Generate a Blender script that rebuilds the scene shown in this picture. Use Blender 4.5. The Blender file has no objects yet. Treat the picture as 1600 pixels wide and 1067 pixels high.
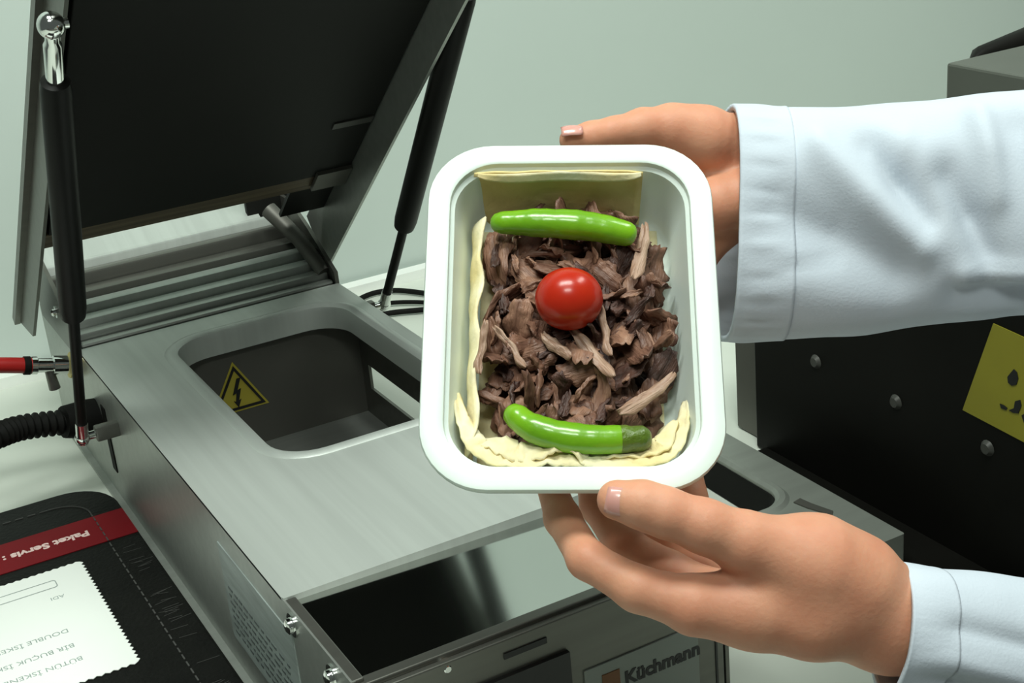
import bpy, bmesh, math, random
import numpy as np
from mathutils import Vector, Matrix, noise

# ------------------------------------------------------------------ camera
H = 1.3723                                   # camera height; all coordinates below are relative to the camera, +H is added on build
FPX = 2289.41
RM = np.array([[0.86951, -0.2541, 0.42354], [-0.48621, -0.28938, 0.82454], [-0.08695, -0.92287, -0.37517]])
scene = bpy.context.scene
COL = scene.collection
cam_d = bpy.data.cameras.new('camera')
cam = bpy.data.objects.new('camera', cam_d)
COL.objects.link(cam)
cam_d.sensor_fit = 'HORIZONTAL'; cam_d.sensor_width = 36; cam_d.lens = 36 * FPX / 1600
cam_d.clip_start = 0.02; cam_d.clip_end = 50
mw = Matrix.Identity(4)
for i in range(3):
    mw[i][0] = RM[i, 0]; mw[i][1] = -RM[i, 1]; mw[i][2] = -RM[i, 2]
mw[2][3] = H
cam.matrix_world = mw
scene.camera = cam
# ------------------------------------------------------------------ world and lights
vs = scene.view_settings
vs.view_transform = 'Standard'; vs.look = 'None'; vs.gamma = 1; vs.use_curve_mapping = False
vs.exposure = 0.0
w = bpy.data.worlds.new('room_ambient'); scene.world = w; w.use_nodes = True
bg = w.node_tree.nodes['Background']; bg.inputs[0].default_value = (0.80, 0.92, 0.84, 1); bg.inputs[1].default_value = 0.10

def area(name, loc, aim, sx, sy, power, col=(0.93, 1.0, 0.93)):
    d = bpy.data.lights.new(name, 'AREA'); d.shape = 'RECTANGLE'; d.size = sx; d.size_y = sy; d.energy = power; d.color = col
    o = bpy.data.objects.new(name, d); COL.objects.link(o)
    o.location = (loc[0], loc[1], loc[2] + H)
    dr = Vector(aim) - Vector(loc)
    o.rotation_euler = dr.to_track_quat('-Z', 'Y').to_euler()
    return o
area('ceiling_lamp', (0.15, 0.50, 1.25), (0.3, 0.75, -0.45), 0.9, 0.35, 27)
area('ceiling_lamp_front', (-0.22, -0.32, 1.25), (0.3, 0.7, -0.4), 0.6, 0.3, 13)
area('ceiling_lamp_far', (1.5, 0.55, 1.25), (1.2, 0.9, -0.45), 1.0, 0.3, 14)

# ------------------------------------------------------------------ helpers
def n_(v): v = np.array(v, float); return v / np.linalg.norm(v)
def ray(px, py): return RM @ n_([px - 800, py - 533.5, FPX])
def C(px, py, d):                            # point seen at (px, py) at depth d along the optical axis
    return RM @ np.array([(px - 800) / FPX * d, (py - 533.5) / FPX * d, d])
def onz(px, py, z): r = ray(px, py); return r * (z / r[2])
def ony(px, py, y): r = ray(px, py); return r * (y / r[1])
def onx(px, py, x): r = ray(px, py); return r * (x / r[0])
SRGB = lambda c: tuple(((v / 255) / 12.92 if v / 255 <= .04045 else ((v / 255 + .055) / 1.055) ** 2.4) for v in c) + (1,)

MATS = {}
def mat(name, col=(.8, .8, .8), rough=.5, metal=0., spec=.5, noise_scale=0, noise_amt=0., stretch=(1, 1, 1), bump=0., bump_scale=None, col2=None,
        sss=0., sss_r=(1, .3, .15), coat=0., emit=None, detail=4, trans=0.):
    m = bpy.data.materials.new(name); m.use_nodes = True
    nt = m.node_tree; b = nt.nodes['Principled BSDF']
    col = tuple(col)[:3] + (1,)
    b.inputs['Base Color'].default_value = col
    b.inputs['Roughness'].default_value = rough; b.inputs['Metallic'].default_value = metal
    b.inputs['Specular IOR Level'].default_value = spec
    if coat: b.inputs['Coat Weight'].default_value = coat; b.inputs['Coat Roughness'].default_value = .08
    if sss:
        b.inputs['Subsurface Weight'].default_value = sss; b.inputs['Subsurface Radius'].default_value = sss_r; b.inputs['Subsurface Scale'].default_value = .006
    if trans: b.inputs['Transmission Weight'].default_value = trans
    if emit: b.inputs['Emission Color'].default_value = tuple(emit)[:3] + (1,); b.inputs['Emission Strength'].default_value = 1
    if noise_scale:
        tc = nt.nodes.new('ShaderNodeTexCoord'); mp = nt.nodes.new('ShaderNodeMapping'); mp.inputs['Scale'].default_value = stretch
        nt.links.new(tc.outputs['Object'], mp.inputs[0])
        nz = nt.nodes.new('ShaderNodeTexNoise'); nz.inputs['Scale'].default_value = noise_scale; nz.inputs['Detail'].default_value = detail
        nt.links.new(mp.outputs[0], nz.inputs['Vector'])
        rp = nt.nodes.new('ShaderNodeValToRGB')
        c2 = tuple(col2)[:3] + (1,) if col2 else tuple(max(0, v * (1 - noise_amt)) for v in col[:3]) + (1,)
        rp.color_ramp.elements[0].position = .32; rp.color_ramp.elements[1].position = .68
        rp.color_ramp.elements[0].color = c2; rp.color_ramp.elements[1].color = col
        nt.links.new(nz.outputs['Fac'], rp.inputs[0]); nt.links.new(rp.outputs[0], b.inputs['Base Color'])
        if bump:
            n2 = nz
            if bump_scale:
                n2 = nt.nodes.new('ShaderNodeTexNoise'); n2.inputs['Scale'].default_value = bump_scale; n2.inputs['Detail'].default_value = 5
                nt.links.new(mp.outputs[0], n2.inputs['Vector'])
            bp = nt.nodes.new('ShaderNodeBump'); bp.inputs['Strength'].default_value = bump; bp.inputs['Distance'].default_value = .002
            nt.links.new(n2.outputs['Fac'], bp.inputs['Height']); nt.links.new(bp.outputs[0], b.inputs['Normal'])
    MATS[name] = m
    return m

mat('steel', (.40, .42, .39), .38, .6, noise_scale=3, noise_amt=.12, stretch=(1, 40, 40), bump=.02)
mat('steel_top', (.56, .60, .56), .42, .35, noise_scale=3, noise_amt=.10, stretch=(40, 1, 1), bump=.015)
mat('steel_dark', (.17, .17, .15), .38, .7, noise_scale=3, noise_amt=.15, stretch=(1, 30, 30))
mat('steel_mirror', (.62, .64, .61), .10, 1., noise_scale=6, noise_amt=.05)
mat('chrome', (.80, .82, .80), .10, 1., noise_scale=10, noise_amt=.05)
mat('lid_black', (.0060, .0060, .0045), .62, 0., .25, noise_scale=9, noise_amt=.3)
mat('strut_black', (.006, .006, .005), .45, 0., .16, noise_scale=30, noise_amt=.2)
mat('rubber', (.007, .007, .006), .7, 0., .15, noise_scale=30, noise_amt=.2)
mat('lid_rail', (.15, .11, .065), .5, .4, noise_scale=8, noise_amt=.5, stretch=(1, 30, 30))
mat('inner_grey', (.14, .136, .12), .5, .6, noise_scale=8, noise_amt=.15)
mat('brass', (.55, .42, .10), .35, 1., noise_scale=20, noise_amt=.2)
mat('red_hose', (.42, .012, .010), .38, 0., noise_scale=20, noise_amt=.15)
mat('wall', (.60, .68, .63), .8, 0., .2, noise_scale=2, noise_amt=.05, bump=.05, bump_scale=60)
mat('table_white', (.70, .74, .66), .32, 0., .4, noise_scale=4, noise_amt=.05)
mat('floor', (.30, .29, .26), .6, 0., noise_scale=5, noise_amt=.2)
mat('cover_black', (.0065, .0065, .0055), .5, 0., .14, noise_scale=40, noise_amt=.4, bump=.25, bump_scale=260)
mat('thread', (.065, .065, .06), .7, noise_scale=90, noise_amt=.3)
mat('red_band', (.19, .003, .008), .5, 0., .15, noise_scale=12, noise_amt=.2)
mat('paper', (.92, .95, .90), .6, 0., .2, noise_scale=8, noise_amt=.02)
mat('print_pink', (.85, .62, .58), .6, noise_scale=60, noise_amt=.1)
mat('print_grey', (.34, .40, .38), .6, noise_scale=60, noise_amt=.2)
mat('print_smudge', (.10, .12, .115), .5, noise_scale=60, noise_amt=.3)
mat('print_black', (.008, .008, .008), .5, noise_scale=60, noise_amt=.1)
mat('sticker_yellow', (.44, .37, .04), .45, noise_scale=14, noise_amt=.12)
mat('sticker_olive', (.30, .27, .02), .5, noise_scale=14, noise_amt=.15)
mat('label_grey', (.42, .48, .46), .4, .0, noise_scale=55, noise_amt=.35, stretch=(1, .35, 3), detail=6)
mat('logo_plate', (.21, .23, .21), .4, .3, noise_scale=12, noise_amt=.1)
mat('logo_brown', (.16, .06, .012), .5, noise_scale=12, noise_amt=.1)
mat('led_blue', (.05, .35, .5), .3, noise_scale=12, noise_amt=.1)
mat('panel_black', (.006, .006, .006), .3, noise_scale=12, noise_amt=.1)
mat('tray_white', (.68, .77, .70), .34, 0., .4, noise_scale=12, noise_amt=.02, sss=.25, sss_r=(1, 1, .8))
mat('bread', (.84, .77, .54), .72, 0., .2, noise_scale=38, col2=(.74, .60, .30), bump=.5, bump_scale=140, sss=.15, sss_r=(1, .7, .4))
mat('bread_oily', (.80, .66, .32), .5, 0., .3, noise_scale=30, col2=(.66, .50, .20), bump=.4, bump_scale=140, sss=.1, sss_r=(1, .7, .4))
mat('meat', (.235, .118, .075), .48, 0., .42, noise_scale=70, col2=(.085, .036, .024), stretch=(.35, 2.2, 1.5), bump=1., bump_scale=170)
mat('meat_light', (.36, .195, .125), .48, 0., .42, noise_scale=70, col2=(.15, .07, .045), stretch=(.35, 2.2, 1.5), bump=1., bump_scale=170)
mat('meat_dark', (.105, .048, .034), .46, 0., .42, noise_scale=70, col2=(.035, .016, .012), stretch=(.35, 2.2, 1.5), bump=1., bump_scale=260)
mat('meat_fat', (.46, .31, .22), .42, 0., .45, noise_scale=70, col2=(.26, .14, .09), stretch=(.3, 2.5, 1.5), bump=.9, bump_scale=150)
mat('pepper', (.185, .42, .010), .27, 0., .5, noise_scale=40, col2=(.125, .32, .008), bump=.25, bump_scale=110, coat=.3, sss=.15, sss_r=(.5, 1, .2))
mat('pepper_tip', (.10, .17, .012), .3, 0., .5, noise_scale=60, col2=(.06, .10, .01), bump=.8, bump_scale=180, coat=.2)
mat('tomato', (.46, .026, .006), .26, 0., .35, noise_scale=35, col2=(.40, .014, .005), coat=.12, sss=.2, sss_r=(1, .2, .1))
mat('skin', (.64, .315, .195), .52, 0., .35, noise_scale=42, col2=(.58, .25, .15), bump=.12, bump_scale=420, sss=.35, sss_r=(1, .35, .2))
mat('nail', (.72, .36, .31), .25, 0., .5, noise_scale=60, col2=(.63, .29, .24), coat=.3, sss=.2)
mat('cloth', (.56, .62, .69), .82, 0., .15, noise_scale=14, noise_amt=.03, bump=.12, bump_scale=600)
mat('appliance_black', (.0065, .0062, .005), .5, 0., .12, noise_scale=9, noise_amt=.3)
mat('appliance_grey', (.16, .17, .145), .45, .5, noise_scale=7, noise_amt=.2)
mat('glint', (.07, .07, .062), .45, .3, noise_scale=30, noise_amt=.2)
mat('die_steel', (.30, .32, .285), .45, .4, noise_scale=4, noise_amt=.12, stretch=(1, 20, 20))

def tag(o, label=None, cat=None, group=None, kind=None):
    if label: o['label'] = label
    if cat: o['category'] = cat
    if group: o['group'] = group
    if kind: o['kind'] = kind
    return o
def empty(name, loc):
    o = bpy.data.objects.new(name, None); COL.objects.link(o); o.empty_display_size = .02
    o.location = (loc[0], loc[1], loc[2] + H)
    return o
def wloc(o):
    v = Vector(o.location)
    while o.parent: o = o.parent; v += o.location
    return v
def obj(name, bm, material, parent=None, smooth=None, origin=None):
    """bm in camera-relative coordinates; links ONE mesh object with its origin at its base (or at the parent's origin)."""
    bmesh.ops.remove_doubles(bm, verts=bm.verts, dist=1e-6)
    bmesh.ops.recalc_face_normals(bm, faces=bm.faces)
    vs_ = [v.co for v in bm.verts]
    if parent is not None:
        p = wloc(parent); org = Vector((p.x, p.y, p.z - H))
    elif origin is not None: org = Vector(origin)
    else:
        xs = [c.x for c in vs_]; ys = [c.y for c in vs_]; zs = [c.z for c in vs_]
        org = Vector(((min(xs) + max(xs)) / 2, (min(ys) + max(ys)) / 2, min(zs)))
    bmesh.ops.translate(bm, verts=bm.verts, vec=-org)
    me = bpy.data.meshes.new(name); bm.to_mesh(me); bm.free()
    o = bpy.data.objects.new(name, me); COL.objects.link(o)
    me.materials.append(MATS[material])
    if parent is not None: o.parent = parent
    else: o.location = (org.x, org.y, org.z + H)
    if smooth is not None:
        for p in me.polygons: p.use_smooth = True
        if smooth < 180: me.set_sharp_from_angle(angle=math.radians(smooth))
    return o
def box(bm, x0, x1, y0, y1, z0, z1, bev=0.):
    r = bmesh.ops.create_cube(bm, size=1)
    for v in r['verts']:
        v.co = Vector((x0 + (v.co.x + .5) * (x1 - x0), y0 + (v.co.y + .5) * (y1 - y0), z0 + (v.co.z + .5) * (z1 - z0)))
    if bev:
        es = list({e for v in r['verts'] for e in v.link_edges})
        bmesh.ops.bevel(bm, geom=es, offset=bev, segments=2, affect='EDGES', profile=.5)
    return r
def bxm(name, a, material, parent=None, bev=0., smooth=None):
    bm = bmesh.new(); box(bm, *a, bev=bev)
    return obj(name, bm, material, parent, smooth)
def tube(bm, pts, rads, n=16, cap=True):
    pts = [Vector(p) for p in pts]
    if not hasattr(rads, '__len__'): rads = [rads] * len(pts)
    loops = []; up = None
    for i, p in enumerate(pts):
        t = (pts[min(i + 1, len(pts) - 1)] - pts[max(i - 1, 0)]).normalized()
        if up is None: up = Vector((0, 0, 1)) if abs(t.z) < .9 else Vector((1, 0, 0))
        a = t.cross(up).normalized(); b = a.cross(t).normalized(); up = b
        loops.append([bm.verts.new(p + (a * math.cos(2 * math.pi * k / n) + b * math.sin(2 * math.pi * k / n)) * rads[i]) for k in range(n)])
    for l0, l1 in zip(loops, loops[1:]):
        for k in range(n): bm.faces.new((l0[k], l0[(k + 1) % n], l1[(k + 1) % n], l1[k]))
    if cap: bm.faces.new(loops[0][::-1]); bm.faces.new(loops[-1])
def tub(name, pts, rads, material, parent=None, n=16, smooth=50):
    bm = bmesh.new(); tube(bm, pts, rads, n)
    return obj(name, bm, material, parent, smooth)
def spl(pts, m=8):                            # Catmull-Rom through points
    P = [np.array(p, float) for p in pts]; P = [2 * P[0] - P[1]] + P + [2 * P[-1] - P[-2]]
    out = []
    for i in range(1, len(P) - 2):
        for k in range(m):
            t = k / m
            out.append(.5 * ((2 * P[i]) + (-P[i - 1] + P[i + 1]) * t + (2 * P[i - 1] - 5 * P[i] + 4 * P[i + 1] - P[i + 2]) * t * t + (-P[i - 1] + 3 * P[i] - 3 * P[i + 1] + P[i + 2]) * t ** 3))
    out.append(P[-2]); return out
def rr(cx, cy, w_, h_, r, n=8):               # rounded rectangle, 4*(n+1) points
    o = []
    for (sx, sy, a0) in ((1, 1, 0), (-1, 1, 90), (-1, -1, 180), (1, -1, 270)):
        for k in range(n + 1):
            a = math.radians(a0 + 90 * k / n)
            o.append((cx + sx * (w_ / 2 - r) + r * math.cos(a), cy + sy * (h_ / 2 - r) + r * math.sin(a)))
    return o
def loft(bm, loops, close=False):
    vv = [[bm.verts.new(p) for p in l] for l in loops]
    n = len(vv[0])
    for a, b in zip(vv, vv[1:]):
        for k in range(n): bm.faces.new((a[k], a[(k + 1) % n], b[(k + 1) % n], b[k]))
    if close:
        for k in range(n): bm.faces.new((vv[-1][k], vv[-1][(k + 1) % n], vv[0][(k + 1) % n], vv[0][k]))
    return vv
def prism(bm, pts, off):                       # flat polygon given as 3D points, thickened by vector off
    a = [bm.verts.new(Vector(p)) for p in pts]; b = [bm.verts.new(Vector(p) + Vector(off)) for p in pts]
    bm.faces.new(a); bm.faces.new(b[::-1]); n = len(a)
    for k in range(n): bm.faces.new((a[k], a[(k + 1) % n], b[(k + 1) % n], b[k]))
def text_bm(s, size, origin, ex, ey, extrude=.0002, align='LEFT', bold=0.):
    cu = bpy.data.curves.new('t', 'FONT'); cu.body = s; cu.size = size; cu.extrude = extrude; cu.align_x = align; cu.offset = bold; cu.resolution_u = 3
    o = bpy.data.objects.new('t', cu); COL.objects.link(o)
    dg = bpy.context.evaluated_depsgraph_get(); me = bpy.data.meshes.new_from_object(o.evaluated_get(dg))
    bpy.data.objects.remove(o); bm = bmesh.new(); bm.from_mesh(me); bpy.data.meshes.remove(me); bpy.data.curves.remove(cu)
    ex = Vector(ex).normalized(); ey = Vector(ey).normalized(); ez = ex.cross(ey); og = Vector(origin)
    for v in bm.verts: v.co = og + ex * v.co.x + ey * v.co.y + ez * v.co.z
    return bm

ZT, ZTAB = -.49, -.6223                       # machine top, table top
# ------------------------------------------------------------------ the setting
o = bxm('wall_back', (-2.5, 3.5, 1.665, 1.75, -H, 1.4), 'wall'); tag(o, 'pale grey green painted wall behind the table', kind='structure')
o = bxm('floor', (-2.5, 3.5, -2.0, 1.75, -H - .05, -H), 'floor'); tag(o, 'plain grey floor under the table', kind='structure')
tb = empty('work_table', (.4, .95, -H)); tag(tb, 'long white work table carrying the sealing machine', 'table')
bxm('table_top', (-.9, 1.9, .40, 1.635, ZTAB - .03, ZTAB), 'table_white', tb, bev=.003)
bxm('edge_strip', (-.9, 1.9, 1.635, 1.655, ZTAB - .03, ZTAB + .012), 'paper', tb)
for x in (-.85, 1.85):
    for y in (.46, 1.58): bxm('leg', (x - .025, x + .025, y - .025, y + .025, -H, ZTAB - .03), 'steel', tb)

# ------------------------------------------------------------------ tray sealing machine
X0, X1 = .227, .494
YF, YT, YB = .685, .796, 1.335
ma = empty('sealing_machine', (.362, 1.05, ZTAB)); tag(ma, 'stainless steel tray sealing machine with raised black lid on white table', 'sealing machine')
# top plate with the tray opening
ox0, ox1, oy0, oy1 = .300, .470, .985, 1.286
cx, cy = (ox0 + ox1) / 2, (oy0 + oy1) / 2; ow, oh = ox1 - ox0, oy1 - oy0
def L(w_, h_, r, z, cx=cx, cy=cy): return [(x, y, z) for x, y in rr(cx, cy, w_, h_, r)]
bm = bmesh.new()
outer = L(X1 - X0, YB - YT, .002, ZT, (X0 + X1) / 2, (YT + YB) / 2); outer_b = [(x, y, ZT - .0025) for x, y, z in outer]
loft(bm, [outer_b, outer, L(ow + .024, oh + .024, .047, ZT), L(ow + .018, oh + .018, .044, ZT + .0022), L(ow + .009, oh + .009, .040, ZT + .0024), L(ow, oh, .036, ZT), L(ow - .002, oh - .002, .035, ZT - .004),
          L(ow - .002, oh - .002, .035, ZT - .022), L(ow + .001, oh + .001, .036, ZT - .022), L(ow + .001, oh + .001, .036, ZT - .0025)])
tp = obj('top_plate', bm, 'steel_top', ma, smooth=35)
# shell
bm = bmesh.new(); box(bm, X0, X0 + .003, YF, 1.50, ZTAB + .004, ZT - .0005)
sp = obj('side_panel', bm, 'steel', ma)
bm = bmesh.new()
for a in ((YF, 1.50, ZTAB + .004, ZTAB + .036), (YF, 1.50, ZTAB + .062, ZT - .0005), (YF, 1.0, ZTAB + .036, ZTAB + .062), (1.275, 1.50, ZTAB + .036, ZTAB + .062)):
    box(bm, X1 - .003, X1, *a)
sp2 = obj('side_panel', bm, 'steel_dark', ma)
bxm('bottom_flange', (X0 - .006, X0, YF, 1.45, ZTAB + .0005, ZTAB + .004), 'steel', ma)
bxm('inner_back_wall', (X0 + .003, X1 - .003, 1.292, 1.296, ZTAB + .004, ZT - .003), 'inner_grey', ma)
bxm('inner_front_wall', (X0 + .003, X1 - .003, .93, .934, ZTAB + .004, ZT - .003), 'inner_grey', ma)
bxm('inner_floor', (X0 + .003, X1 - .003, .934, 1.292, ZTAB + .002, ZTAB + .005), 'steel', ma)
bxm('rear_panel', (X0 + .003, X1 - .003, 1.497, 1.50, ZTAB + .004, ZT + .04), 'steel_dark', ma)
# sunken polished step in front of the top plate
bm = bmesh.new(); box(bm, X0 + .008, X1 - .010, YF + .006, YT + .004, ZT - .0085, ZT - .0035)
for v in bm.verts: v.co.z -= .0048 * (v.co.x - X0) / (X1 - X0)      # the polished sheet falls slightly to the right
obj('polished_step', bm, 'steel_mirror', ma)
bxm('step_edge_highlight', (X0 + .0005, X1 - .0005, YT - .0016, YT - .0001, ZT - .011, ZT + .0005), 'steel_top', ma)  # pale strip closing the step and standing in for a bevel highlight
for xa, xb in ((X0 + .0005, X0 + .0085), (X1 - .010, X1 - .0035)):
    bxm('step_rail', (xa, xb, YF, YT - .002, ZT - .014, ZT - .0004), 'steel_dark', ma, bev=.001)
bxm('front_lip', (X0, X1 - .008, YF - .003, YF + .006, ZT - .014, ZT - .003), 'steel_dark', ma, bev=.001)
fp = bxm('front_panel', (X0, X1 - .010, YF - .008, YF - .003, ZTAB + .004, ZT - .006), 'steel_dark', ma, bev=.001)
YP = YF - .0082
bxm('edge_seam', (.477, .4785, YP - .0006, YP + .002, ZTAB + .01, ZT - .03), 'panel_black', fp)
def bolt(p, ax, r=.006, parent=ma):
    p = Vector(p); ax = Vector(ax)
    bm = bmesh.new(); tube(bm, [p, p + ax * .0012], r * 1.5, 20); tube(bm, [p + ax * .0012, p + ax * .004, p + ax * .0055], [r, r * .95, r * .5], 16)
    return obj('bolt', bm, 'chrome', parent, 40)
bolt((X0, .781, -.502), (-1, 0, 0), .0055, sp); bolt((X0, .716, -.504), (-1, 0, 0), .0055, sp)
bolt((.285, YF - .003, -.501), (0, -1, 0), .004, fp); bolt((.43, YF - .003, -.501), (0, -1, 0), .004, fp)
# controls and nameplate on the front panel
cp = bxm('control_panel', (.262, .366, YP - .003, YP + .001, ZTAB + .02, -.520), 'panel_black', fp)
for i, (xx, zz) in enumerate(((.353, -.549), (.343, -.547))):
    bm = bmesh.new(); bmesh.ops.create_uvsphere(bm, u_segments=14, v_segments=8, radius=.0045 if i == 0 else .002)
    bmesh.ops.translate(bm, verts=bm.verts, vec=(xx, YP - .003, zz)); obj('indicator_light', bm, 'led_blue' if i == 0 else 'glint', fp, 180)
bxm('vent_slot', (.322, .352, YP - .0008, YP + .001, -.509, -.505), 'panel_black', fp)
bxm('name_plate', (.376, .463, YP - .001, YP + .001, -.592, -.540), 'logo_plate', fp)
bxm('logo_square', (.3885, .4015, YP - .0016, YP, -.580, -.548), 'logo_brown', fp)
bm = bmesh.new(); prism(bm, [(.379, YP - .0014, -.553), (.386, YP - .0014, -.553), (.383, YP - .0014, -.563)], (0, .0006, 0)); obj('logo_mark', bm, 'print_black', fp)
obj('lettering', text_bm('Küchmann', .0138, (.4050, YP - .0012, -.562), (1, 0, 0), (0, 0, 1), bold=.0005), 'print_black', fp)
# data label on the left side
bxm('data_label', (X0 - .0008, X0 + .001, .785, .935, -.592, -.512), 'label_grey', sp)
for k in range(7):
    z = -.545 - k * .0062
    rnd = random.Random(k); y = .925
    bm = bmesh.new()
    while y > .80:
        l = rnd.uniform(.003, .010); box(bm, X0 - .0012, X0, max(y - l, .795), y, z - .0010, z + .0010); y -= l + rnd.uniform(.002, .006)
    obj('printed_line', bm, 'print_smudge', sp)
bxm('cable_slot', (X0 - .001, X0 + .001, 1.262, 1.276, -.59, -.525), 'rubber', sp)
# warning sticker on the inner back wall
yw = 1.2915
def tri(cxx, cz, s, y, inset=0.):
    return [(cxx - s + inset * 1.7, y, cz - .577 * s + inset), (cxx + s - inset * 1.7, y, cz - .577 * s + inset), (cxx, y, cz + 1.155 * s - inset * 2)]
bm = bmesh.new(); prism(bm, tri(.359, -.560, .0300, yw), (0, .0006, 0)); st = obj('warning_sticker', bm, 'sticker_yellow', ma); st['label'] = 'yellow warning triangle with black lightning bolt'
a = tri(.359, -.560, .0300, yw - .0006, .0020); b = tri(.359, -.560, .0300, yw - .0006, .0046)
bm = bmesh.new(); loft(bm, [a, b, [(x, y + .0005, z) for x, y, z in b], [(x, y + .0005, z) for x, y, z in a]], close=True); obj('border', bm, 'print_black', st)
pts = [(.0012, .0170), (-.0050, .0010), (-.0012, .0022), (-.0030, -.0065), (-.0052, -.0052), (-.0012, -.0130), (.0026, -.0048), (.0002, -.0058), (.0040, .0062), (.0002, .0048), (.0052, .0170)]
bm = bmesh.new(); prism(bm, [(.359 + x, yw - .0008, -.5600 + z) for x, z in pts], (0, .0004, 0)); obj('lightning_bolt', bm, 'print_black', st)
# rear roller / film bed: ribbed bars rising to the hinge
rb = empty('rear_bed', (0, 0, 0)); rb.parent = ma; rb.location = (0, 0, 0)
prof = [(1.337, 1.348, -.4920, -.4865, 'steel'), (1.350, 1.366, -.494, -.4805, 'steel'), (1.368, 1.386, -.494, -.4735, 'steel_top'), (1.389, 1.407, -.494, -.4660, 'steel_top'),
        (1.410, 1.432, -.494, -.4600, 'steel_dark'), (1.435, 1.449, -.494, -.4480, 'steel_dark'), (1.452, 1.458, -.494, -.440, 'steel_top')]  # paler steel on some bars paints in chrome-like highlights
bm = bmesh.new(); box(bm, X0 + .003, X1 - .004, 1.335, 1.497, -.52, -.493); obj('bed_plate', bm, 'steel_dark', ma)
bpy.data.objects.remove(rb)
for y0, y1, z0, z1, mm in prof:
    bm = bmesh.new(); box(bm, X0 + .004, X1 - .004, y0, y1, z0, z1, bev=.0028); obj('bed_bar', bm, mm, ma, 40)
bm = bmesh.new(); prism(bm, [(X0 + .006, 1.459, -.4440), (X1 - .03, 1.459, -.4440), (X1 - .03, 1.497, -.4250), (X0 + .006, 1.497, -.4250)], (0, 0, -.004)); obj('rear_plate', bm, 'steel_top', ma)
for xa in (X0 - .001, X1 - .003):
    bm = bmesh.new(); prism(bm, [(xa, 1.335, -.50), (xa, 1.335, -.478), (xa, 1.40, -.444), (xa, 1.445, -.425), (xa, 1.49, -.425), (xa, 1.49, -.50)], (.004, 0, 0)); hb = obj('hinge_bracket', bm, 'steel_dark', ma)
bolt((X0 - .001, 1.40, -.470), (-1, 0, 0), .004)
# lid
th = math.radians(39.4)
E2 = Vector((0, -math.cos(th), math.sin(th))); E3 = Vector((0, -math.sin(th), -math.cos(th))); P0 = Vector((0, 1.373, -.447))
LX0, LX1 = .205, .512
def lbox(x0, x1, a0, a1, b0, b1, bev=0.):
    bm = bmesh.new(); box(bm, x0, x1, a0, a1, b0, b1, bev)
    for v in bm.verts: v.co = Vector((v.co.x, 0, 0)) + P0 + E2 * v.co.y + E3 * v.co.z
    return bm
LEN = .62
ld = obj('lid', lbox(LX0, LX1, .050, LEN, -.045, -.041), 'steel', ma)
bm = bmesh.new(); prism(bm, [Vector((LX0, 0, 0)) + P0 + E2 * a_ + E3 * b_ for a_, b_ in ((-.088, 0), (-.150, -.045), (LEN, -.045), (LEN, 0))], (.003, 0, 0)); obj('side_flange', bm, 'steel_dark', ld)
obj('flange_lip', lbox(LX0 - .006, LX0, -.140, LEN, -.045, -.036), 'steel_dark', ld)
obj('side_flange', lbox(LX1 - .003, LX1, -.055, LEN, -.045, .018), 'steel', ld)
obj('front_flange', lbox(LX0 + .003, LX1 - .003, LEN - .003, LEN, -.045, 0), 'steel', ld)
obj('heater_plate', lbox(LX0 + .012, LX1 - .004, .108, LEN - .02, -.041, -.016, .001), 'lid_black', ld)
obj('rear_rail', lbox(LX0 + .006, LX1 - .016, .080, .1075, -.041, -.017, .001), 'lid_rail', ld)
obj('rear_rail', lbox(LX0 + .006, LX1 - .020, .064, .0755, -.041, -.026, .001), 'lid_rail', ld)
obj('lid_tab', lbox(LX1 - .045, LX1 - .006, .205, .215, -.016, -.0145), 'glint', ld)
obj('corner_plate', lbox(LX1 - .052, LX1 - .0035, .005, .082, -.030, -.026), 'lid_black', ld)
bm = lbox(LX1 - .040, LX1 - .004, .085, .118, -.016, -.012); obj('corner_bracket', bm, 'inner_grey', ld)
bxm('rear_cover', (.452, .509, 1.468, 1.474, -.500, -.365), 'lid_black', ma)
# hinge arm near the right rear corner
tub('hinge_arm', [(.487, 1.352, -.482), (.478, 1.392, -.452), (.462, 1.425, -.425)], [.008, .008, .009], 'inner_grey', ma)
# gas struts
def strut(lo, hi, f0, f1, x_in):
    lo = Vector(lo); hi = Vector(hi); d = (hi - lo)
    at = lambda t: lo + d * t
    bm = bmesh.new(); tube(bm, [at(f0 - .004), at(f0), at(f0 + .02), at(f1 - .015), at(f1), at(f1 + .003)], [.006, .0098, .0108, .0108, .0100, .006], 20)
    s = obj('gas_strut', bm, 'strut_black', ma, 40)
    tub('rod', [at(.045), at(f0)], .0046, 'strut_black', s)
    L_s = d.length; tub('end_fitting', [at(f1), at(1 - .016 / L_s), at(1 - .013 / L_s), at(1 - .004 / L_s)], [.0063, .0063, .0048, .0048], 'chrome', s)
    bm = bmesh.new(); bmesh.ops.create_uvsphere(bm, u_segments=20, v_segments=12, radius=.0093); bmesh.ops.translate(bm, verts=bm.verts, vec=hi); obj('ball_joint', bm, 'chrome', s, 180)
    tub('end_fitting', [at(-.012), at(.05)], [.0055, .0055], 'chrome', s)
    bm = bmesh.new(); bmesh.ops.create_uvsphere(bm, u_segments=20, v_segments=12, radius=.0068); bmesh.ops.translate(bm, verts=bm.verts, vec=lo); obj('ball_joint', bm, 'chrome', s, 180)
    xb = lo.x + (.011 if lo.x < .3 else -.011); tub('stud', [lo, Vector((xb, lo.y, lo.z))], .0038, 'chrome', s)
    bm = bmesh.new(); box(bm, min(xb, x_in), max(xb, x_in), lo.y - .005, lo.y + .005, lo.z - .007, lo.z + .007, .002); obj('bracket', bm, 'steel_dark', s, 40)
    tub('stud', [hi, Vector((LX0 + .001 if hi.x < .3 else LX1 - .001, hi.y, hi.z))], .0038, 'chrome', s)
    return s
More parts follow.
